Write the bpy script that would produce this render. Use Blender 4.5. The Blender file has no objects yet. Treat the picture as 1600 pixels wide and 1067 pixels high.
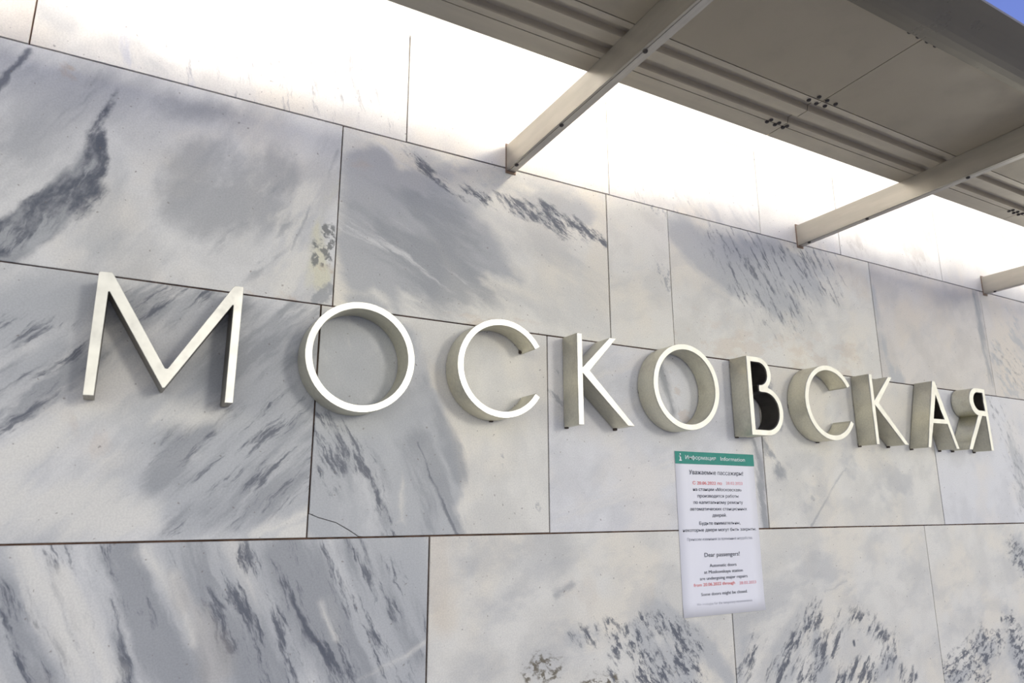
import bpy, bmesh, math, random
from mathutils import Vector, Matrix

random.seed(7)
SCN = bpy.context.scene
COL = SCN.collection
S = 1.464          # metres per design unit (camera-to-wall distance)
EYE = 1.65         # eye height above the pavement

# ------------------------------------------------------------------ camera
YAW, PITCH, ROLL = 0.510553, 0.2326436, -0.00191
cam_d = bpy.data.cameras.new('camera')
cam = bpy.data.objects.new('camera', cam_d)
COL.objects.link(cam)
SCN.camera = cam
cam_d.sensor_width = 36.0
cam_d.sensor_fit = 'HORIZONTAL'
cam_d.lens = 1103.192 / 1600 * 36.0
cam_d.clip_start = 0.05
cy, sy, cp, sp_ = math.cos(YAW), math.sin(YAW), math.cos(PITCH), math.sin(PITCH)
fw = Vector((sy * cp, cy * cp, sp_))
rt = Vector((cy, -sy, 0))
up = rt.cross(fw)
r2 = rt * math.cos(ROLL) + up * math.sin(ROLL)
u2 = -rt * math.sin(ROLL) + up * math.cos(ROLL)
cam.matrix_world = Matrix(((r2.x, u2.x, -fw.x, 0), (r2.y, u2.y, -fw.y, -S), (r2.z, u2.z, -fw.z, EYE), (0, 0, 0, 1)))
cam_d.dof.use_dof = True
cam_d.dof.focus_distance = 1.85
cam_d.dof.aperture_fstop = 5.0

# ------------------------------------------------------------------ sky, sun, exposure
world = bpy.data.worlds.new('sky')
SCN.world = world
world.use_nodes = True
wn, wl = world.node_tree.nodes, world.node_tree.links
wn.clear()
w_out = wn.new('ShaderNodeOutputWorld')
w_bg = wn.new('ShaderNodeBackground')
w_tc = wn.new('ShaderNodeTexCoord')
w_sep = wn.new('ShaderNodeSeparateXYZ')
w_rmp = wn.new('ShaderNodeValToRGB')
wl.new(w_tc.outputs['Generated'], w_sep.inputs[0])
wl.new(w_sep.outputs['Z'], w_rmp.inputs[0])
wl.new(w_rmp.outputs[0], w_bg.inputs[0])
wl.new(w_bg.outputs[0], w_out.inputs[0])
els = w_rmp.color_ramp.elements
els[0].position = 0.0
els[0].color = (1.03, 1.0, 0.905, 1)
els[1].position = 1.0
els[1].color = (0.085, 0.12, 0.30, 1)
e = els.new(0.28); e.color = (0.985, 0.965, 0.895, 1)
e = els.new(0.50); e.color = (0.115, 0.165, 0.44, 1)
w_bg.inputs['Strength'].default_value = 1.05

sun_d = bpy.data.lights.new('sun', 'SUN')
sun = bpy.data.objects.new('sun', sun_d)
COL.objects.link(sun)
sun_d.energy = 0.42
sun_d.angle = math.radians(9)
sun_d.color = (1.0, 0.95, 0.87)
sun_dir = Vector((-math.sin(math.radians(22)) * math.cos(math.radians(9)), math.cos(math.radians(22)) * math.cos(math.radians(9)), -math.sin(math.radians(9))))
sun.rotation_euler = sun_dir.to_track_quat('-Z', 'Y').to_euler()
sun.location = (2, -6, 4)

vs = SCN.view_settings
vs.view_transform = 'Standard'
vs.look = 'None'
vs.gamma = 1.0
vs.use_curve_mapping = False
vs.exposure = 0.6
SCN.cycles.max_bounces = 5

# ------------------------------------------------------------------ helpers
def P3(x, y, z):
    """design units (x along wall, y out of wall negative, z from eye level) -> metres"""
    return Vector((x * S, y * S, EYE + z * S))

def link(name, me, mat=None, parent=None):
    o = bpy.data.objects.new(name, me)
    COL.objects.link(o)
    if mat is not None and me is not None:
        me.materials.append(mat)
    if parent is not None:
        o.parent = parent
        o.matrix_parent_inverse = Matrix.Identity(4)
        o.location = -parent.location if me is not None else o.location
    return o

def empty(name, loc, label, cat, group=None):
    o = bpy.data.objects.new(name, None)
    COL.objects.link(o)
    o.location = loc
    o.empty_display_size = 0.05
    o['label'] = label
    o['category'] = cat
    if group: o['group'] = group
    return o

def mesh(name, verts, faces, smooth=False):
    me = bpy.data.meshes.new(name)
    me.from_pydata([tuple(v) for v in verts], [], faces)
    me.validate()
    bm = bmesh.new(); bm.from_mesh(me)
    bmesh.ops.recalc_face_normals(bm, faces=bm.faces)
    bm.to_mesh(me); bm.free()
    if smooth:
        for p in me.polygons: p.use_smooth = True
    return me

def box(x0, x1, y0, y1, z0, z1, bev=0.0, name='box'):
    """box given in metres"""
    bm = bmesh.new()
    bmesh.ops.create_cube(bm, size=1.0)
    for v in bm.verts:
        v.co = Vector(((x0 + x1) / 2 + v.co.x * (x1 - x0), (y0 + y1) / 2 + v.co.y * (y1 - y0), (z0 + z1) / 2 + v.co.z * (z1 - z0)))
    if bev > 0:
        bmesh.ops.bevel(bm, geom=list(bm.edges), offset=bev, segments=1, affect='EDGES')
    me = bpy.data.meshes.new(name); bm.to_mesh(me); bm.free()
    return me

def dome(c, n, r, h, segs=10, name='head'):
    """small round screw head at c, bulging along n"""
    n = Vector(n).normalized()
    a = n.orthogonal().normalized(); b = n.cross(a)
    vs_, fs = [], []
    rings = [(1.0, -0.6), (1.0, 0.35), (0.7, 0.85)]
    for rr, hh in rings:
        for i in range(segs):
            t = 2 * math.pi * i / segs
            vs_.append(Vector(c) + (a * math.cos(t) + b * math.sin(t)) * r * rr + n * h * hh)
    for k in range(len(rings) - 1):
        for i in range(segs):
            j = (i + 1) % segs
            fs.append((k * segs + i, k * segs + j, (k + 1) * segs + j, (k + 1) * segs + i))
    fs.append(tuple(range((len(rings) - 1) * segs, len(rings) * segs)))
    fs.append(tuple(reversed(range(segs))))
    return mesh(name, vs_, fs, True)

def prism_x(profile, x0, x1, name='prism', close=True):
    """extrude a (y,z) profile (metres) along x"""
    n = len(profile)
    v = [(x0, p[0], p[1]) for p in profile] + [(x1, p[0], p[1]) for p in profile]
    f = [(i, (i + 1) % n, n + (i + 1) % n, n + i) for i in range(n if close else n - 1)]
    if close:
        f += [tuple(range(n)), tuple(range(n, 2 * n))]
    return mesh(name, v, f)

# ------------------------------------------------------------------ node helpers
class NT:
    def __init__(self, name):
        self.mat = bpy.data.materials.new(name)
        self.mat.use_nodes = True
        self.t = self.mat.node_tree
        self.t.nodes.clear()
        self.out = self.t.nodes.new('ShaderNodeOutputMaterial')
        self.bsdf = self.t.nodes.new('ShaderNodeBsdfPrincipled')
        self.t.links.new(self.bsdf.outputs[0], self.out.inputs[0])
    def node(self, kind, **kw):
        n = self.t.nodes.new(kind)
        for k, v in kw.items(): setattr(n, k, v)
        return n
    def put(self, sock, v):
        if hasattr(v, 'is_linked') or isinstance(v, bpy.types.NodeSocket):
            self.t.links.new(v, sock)
        else:
            sock.default_value = v
    def math(self, op, a, b=0.0, clamp=False):
        n = self.node('ShaderNodeMath', operation=op, use_clamp=clamp)
        self.put(n.inputs[0], a); self.put(n.inputs[1], b)
        return n.outputs[0]
    def vmath(self, op, a, b=None, scale=None):
        n = self.node('ShaderNodeVectorMath', operation=op)
        self.put(n.inputs[0], a)
        if b is not None: self.put(n.inputs[1], b)
        if scale is not None: self.put(n.inputs['Scale'], scale)
        return n.outputs[0]
    def noise(self, vec, scale, detail=3.0, rough=0.55, color=False, dims='3D'):
        n = self.node('ShaderNodeTexNoise', noise_dimensions=dims)
        self.put(n.inputs['Vector'], vec)
        n.inputs['Scale'].default_value = scale
        n.inputs['Detail'].default_value = detail
        n.inputs['Roughness'].default_value = rough
        return n.outputs['Color'] if color else n.outputs['Fac']
    def remap(self, v, lo, hi, a=0.0, b=1.0, smooth=True):
        n = self.node('ShaderNodeMapRange', interpolation_type='SMOOTHSTEP' if smooth else 'LINEAR')
        self.put(n.inputs['Value'], v)
        self.put(n.inputs['From Min'], lo); self.put(n.inputs['From Max'], hi)
        self.put(n.inputs['To Min'], a); self.put(n.inputs['To Max'], b)
        return n.outputs['Result']
    def mix(self, fac, a, b):
        n = self.node('ShaderNodeMix', data_type='RGBA')
        self.put(n.inputs[0], fac)
        self.put(n.inputs[6], a if not isinstance(a, tuple) else (*a, 1))
        self.put(n.inputs[7], b if not isinstance(b, tuple) else (*b, 1))
        return n.outputs[2]
    def bump(self, h, strength=0.2, dist=0.002):
        n = self.node('ShaderNodeBump')
        n.inputs['Strength'].default_value = strength
        n.inputs['Distance'].default_value = dist
        self.put(n.inputs['Height'], h)
        self.t.links.new(n.outputs[0], self.bsdf.inputs['Normal'])
    def set(self, **kw):
        for k, v in kw.items():
            s = self.bsdf.inputs[k.replace('_', ' ')]
            self.put(s, (*v, 1) if isinstance(v, tuple) and len(v) == 3 else v)

def capsule_group():
    """signed distance to a tapered stroke from A to A + D, radius RA growing by DR"""
    g = bpy.data.node_groups.new('tapered_stroke_distance', 'ShaderNodeTree')
    for nm, ty in (('P', 'NodeSocketVector'), ('A', 'NodeSocketVector'), ('D', 'NodeSocketVector'), ('DI', 'NodeSocketVector'), ('RA', 'NodeSocketFloat'), ('DR', 'NodeSocketFloat')):
        g.interface.new_socket(nm, in_out='INPUT', socket_type=ty)
    g.interface.new_socket('Distance', in_out='OUTPUT', socket_type='NodeSocketFloat')
    n, l = g.nodes, g.links
    gi, go = n.new('NodeGroupInput'), n.new('NodeGroupOutput')
    def vm(op, a, b=None, sc=None):
        k = n.new('ShaderNodeVectorMath'); k.operation = op
        l.new(a, k.inputs[0])
        if b is not None: l.new(b, k.inputs[1])
        if sc is not None: l.new(sc, k.inputs['Scale'])
        return k
    pa = vm('SUBTRACT', gi.outputs['P'], gi.outputs['A']).outputs[0]
    h = n.new('ShaderNodeMath'); h.operation = 'ADD'; h.use_clamp = True
    h.inputs[1].default_value = 0.0
    l.new(vm('DOT_PRODUCT', pa, gi.outputs['DI']).outputs['Value'], h.inputs[0])
    near = vm('SCALE', gi.outputs['D'], sc=h.outputs[0]).outputs[0]
    d = vm('DISTANCE', pa, near).outputs['Value']
    k = n.new('ShaderNodeMath'); k.operation = 'MULTIPLY_ADD'
    l.new(h.outputs[0], k.inputs[0]); l.new(gi.outputs['DR'], k.inputs[1]); l.new(gi.outputs['RA'], k.inputs[2])
    m = n.new('ShaderNodeMath'); m.operation = 'SUBTRACT'
    l.new(d, m.inputs[0]); l.new(k.outputs[0], m.inputs[1])
    l.new(m.outputs[0], go.inputs['Distance'])
    return g
CAPS = capsule_group()

# marble pigments (linear albedo)
TONE = {
 'white': (0.79, 0.77, 0.725), 'warm': (0.80, 0.755, 0.68), 'cream': (0.775, 0.762, 0.700), 'pale': (0.735, 0.737, 0.715),
 'coolpale': (0.745, 0.75, 0.752), 'taupebase': (0.70, 0.668, 0.615),
 'grey': (0.455, 0.468, 0.475), 'mid': (0.33, 0.345, 0.36), 'bluegrey': (0.475, 0.493, 0.50), 'blue': (0.44, 0.465, 0.56),
 'dark': (0.16, 0.172, 0.20), 'deep': (0.105, 0.118, 0.148), 'taupe': (0.47, 0.44, 0.395), 'tan': (0.64, 0.565, 0.46),
 'yellow': (0.70, 0.68, 0.50), 'moss': (0.20, 0.21, 0.205), 'olive': (0.15, 0.13, 0.09), 'rust': (0.52, 0.35, 0.22),
}

def marble(seed, base, layers):
    m = NT('marble')
    tc = m.node('ShaderNodeTexCoord')
    sx = m.node('ShaderNodeSeparateXYZ'); m.put(sx.inputs[0], tc.outputs['Object'])
    cx = m.node('ShaderNodeCombineXYZ'); m.put(cx.inputs[0], sx.outputs['X']); m.put(cx.inputs[1], sx.outputs['Z'])
    p = cx.outputs[0]
    off = (seed * 3.71 % 17, seed * 7.13 % 23, seed * 1.37)
    q = m.vmath('ADD', p, off)
    # domain warp: broad flow and small raggedness
    w1 = m.vmath('SUBTRACT', m.noise(q, 5.0, 2.0, color=True, dims='2D'), (0.5, 0.5, 0.5))
    w2 = m.vmath('SUBTRACT', m.noise(q, 34.0, 3.0, 0.6, color=True, dims='2D'), (0.5, 0.5, 0.5))
    pw = m.vmath('ADD', p, m.vmath('SCALE', w1, scale=0.026))
    pw = m.vmath('ADD', pw, m.vmath('SCALE', w2, scale=0.010))
    pw = m.vmath('MULTIPLY', pw, (1, 1, 0))
    qw = m.vmath('ADD', pw, off)
    b = TONE[base]
    c2 = tuple(v * 0.90 for v in b)
    c3 = (min(1, b[0] * 1.03), b[1] * 1.0, b[2] * 0.95)
    col = m.mix(m.remap(m.noise(qw, 7.0, 4.0, dims='2D'), 0.38, 0.64), b, c2)
    col = m.mix(m.remap(m.noise(m.vmath('ADD', qw, (9, 4, 2)), 4.0, 3.0, dims='2D'), 0.45, 0.68), col, c3)
    for li, (cn, op, ang, sc, st, lo, hi, soft, caps) in enumerate(layers):
        nz = shift = None
        if lo > -0.9:
            mp = m.node('ShaderNodeMapping', vector_type='TEXTURE')
            m.put(mp.inputs['Vector'], m.vmath('ADD', pw, (off[0] + li * 1.9, off[1] - li * 2.3, 0)))
            mp.inputs['Rotation'].default_value = (0, 0, ang)
            mp.inputs['Scale'].default_value = (st, 1.0, 1.0)
            nz = m.noise(mp.outputs[0], sc, 5.0, 0.72 if cn in ('deep', 'dark') else 0.62, dims='2D')
            shift = m.math('MULTIPLY', m.math('SUBTRACT', nz, 0.5), soft * 6.0)
        dist = None
        for (ax, az, ra, bx, bz, rb) in caps:
            dx, dz = bx - ax + 1e-5, bz - az
            L2 = dx * dx + dz * dz
            g = m.node('ShaderNodeGroup'); g.node_tree = CAPS
            m.put(g.inputs['P'], pw)
            g.inputs['A'].default_value = (ax, az, 0); g.inputs['D'].default_value = (dx, dz, 0)
            g.inputs['DI'].default_value = (dx / L2, dz / L2, 0)
            g.inputs['RA'].default_value = ra; g.inputs['DR'].default_value = rb - ra
            dist = g.outputs[0] if dist is None else m.math('MINIMUM', dist, g.outputs[0])
        msk = None
        if dist is not None:
            if shift is not None: dist = m.math('SUBTRACT', dist, shift)
            sf = max(soft, 0.0006)
            msk = m.remap(dist, -sf, sf, 1.0, 0.0)
        fac = m.math('MULTIPLY', msk, op) if msk is not None else op
        if nz is not None:
            fac = m.math('MULTIPLY', m.remap(nz, lo - (0.03 if cn in ('deep', 'dark') else 0.0), hi + (0.03 if cn in ('deep', 'dark') else 0.0)), fac)
        col = m.mix(fac, col, TONE[cn])
    # scattered pits and fine grain
    pit = m.remap(m.noise(q, 95.0, 1.0, dims='2D'), 0.80, 0.83)
    col = m.mix(m.math('MULTIPLY', pit, 0.55), col, (0.20, 0.17, 0.15))
    grain = m.remap(m.noise(q, 300.0, 1.0, dims='2D'), 0.3, 0.7, 0.94, 1.04, False)
    mg = m.vmath('SCALE', col, scale=grain)
    m.set(Base_Color=mg, Roughness=m.remap(m.noise(q, 18.0, 2.0, dims='2D'), 0.3, 0.7, 0.38, 0.48), IOR=1.45)
    m.bsdf.inputs['Specular IOR Level'].default_value = 0.3
    m.bump(m.noise(q, 60.0, 2.0, dims='2D'), 0.06, 0.001)
    return m.mat

def metal(name, col, rough, metallic=0.85, grain=(8, 240, 240), dirt=0.25, dirt_col=(0.22, 0.20, 0.16)):
    m = NT(name)
    tc = m.node('ShaderNodeTexCoord')
    st = m.vmath('MULTIPLY', tc.outputs['Object'], grain)
    br = m.noise(st, 1.0, 3.0)
    bl = m.noise(tc.outputs['Object'], 14.0, 4.0, 0.62)
    c = m.mix(m.remap(br, 0.3, 0.7), tuple(v * 0.93 for v in col), tuple(min(1, v * 1.05) for v in col))
    c = m.mix(m.math('MULTIPLY', m.remap(bl, 0.5, 0.75), dirt), c, dirt_col)
    m.set(Base_Color=c, Metallic=metallic, Roughness=m.remap(bl, 0.3, 0.7, rough * 0.88, rough * 1.15))
    m.bump(br, 0.05, 0.0006)
    return m.mat

def plain(name, col, rough=0.6, var=0.08, scale=20.0, spec=0.3, emit=None, strength=0.0):
    m = NT(name)
    tc = m.node('ShaderNodeTexCoord')
    n = m.noise(tc.outputs['Object'], scale, 4.0)
    c = m.mix(m.remap(n, 0.3, 0.7), tuple(v * (1 - var) for v in col), tuple(min(1, v * (1 + var)) for v in col))
    m.set(Base_Color=c, Roughness=rough)
    m.bsdf.inputs['Specular IOR Level'].default_value = spec
    if emit:
        m.set(Emission_Color=emit, Emission_Strength=strength)
    return m.mat

M_GROUT = plain('brown_grout', (0.10, 0.062, 0.045), 0.9, 0.5, 30.0, 0.1)
M_PLASTER = plain('white_plaster', (0.86, 0.86, 0.85), 0.8, 0.03, 6.0, 0.1)
M_PAVE = plain('pavement_stone', (0.40, 0.385, 0.355), 0.7, 0.15, 3.0, 0.3)
M_FACE = metal('brushed_steel_face', (0.70, 0.69, 0.62), 0.40, 0.85, (30, 30, 30), 0.12, (0.5, 0.47, 0.4))
M_FACE_SCUFFED = metal('scuffed_steel_face', (0.70, 0.69, 0.62), 0.40, 0.85, (30, 30, 30), 0.42, (0.30, 0.29, 0.26))
M_SIDE_DARK = metal('darker_steel_side', (0.30, 0.28, 0.235), 0.45, 0.7, (10, 200, 200), 0.3, (0.12, 0.10, 0.08))  # darker tone for the side band of the first letter
M_SIDE = metal('dull_steel_side', (0.74, 0.715, 0.585), 0.40, 0.85, (10, 200, 200), 0.28, (0.34, 0.30, 0.24))
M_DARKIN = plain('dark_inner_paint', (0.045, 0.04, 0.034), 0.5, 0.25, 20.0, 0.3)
M_PIN = plain('rusty_pin', (0.07, 0.055, 0.045), 0.7, 0.3, 60.0, 0.3)
M_BEAM = metal('beam_steel', (0.46, 0.43, 0.37), 0.36, 0.6, (40, 6, 40), 0.2, (0.40, 0.34, 0.28))
M_COVER = metal('beam_cover_steel', (0.58, 0.55, 0.49), 0.42, 0.6, (200, 10, 200), 0.2)
M_SOFFIT = metal('soffit_sheet', (0.47, 0.415, 0.305), 0.42, 0.2, (1.5, 2, 2), 0.15, (0.30, 0.28, 0.22))
M_RIB = metal('ribbed_sheet', (0.60, 0.54, 0.42), 0.36, 0.3, (3, 30, 30), 0.15, (0.34, 0.31, 0.26))
M_FASCIA = metal('fascia_sheet', (0.215, 0.195, 0.15), 0.30, 0.4, (1.5, 3, 3), 0.15)
M_SCREW = plain('blackened_screw', (0.05, 0.043, 0.04), 0.5, 0.3, 80.0, 0.4)
M_HOUSE = plain('lamp_housing_paint', (0.75, 0.75, 0.73), 0.5, 0.03)

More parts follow.
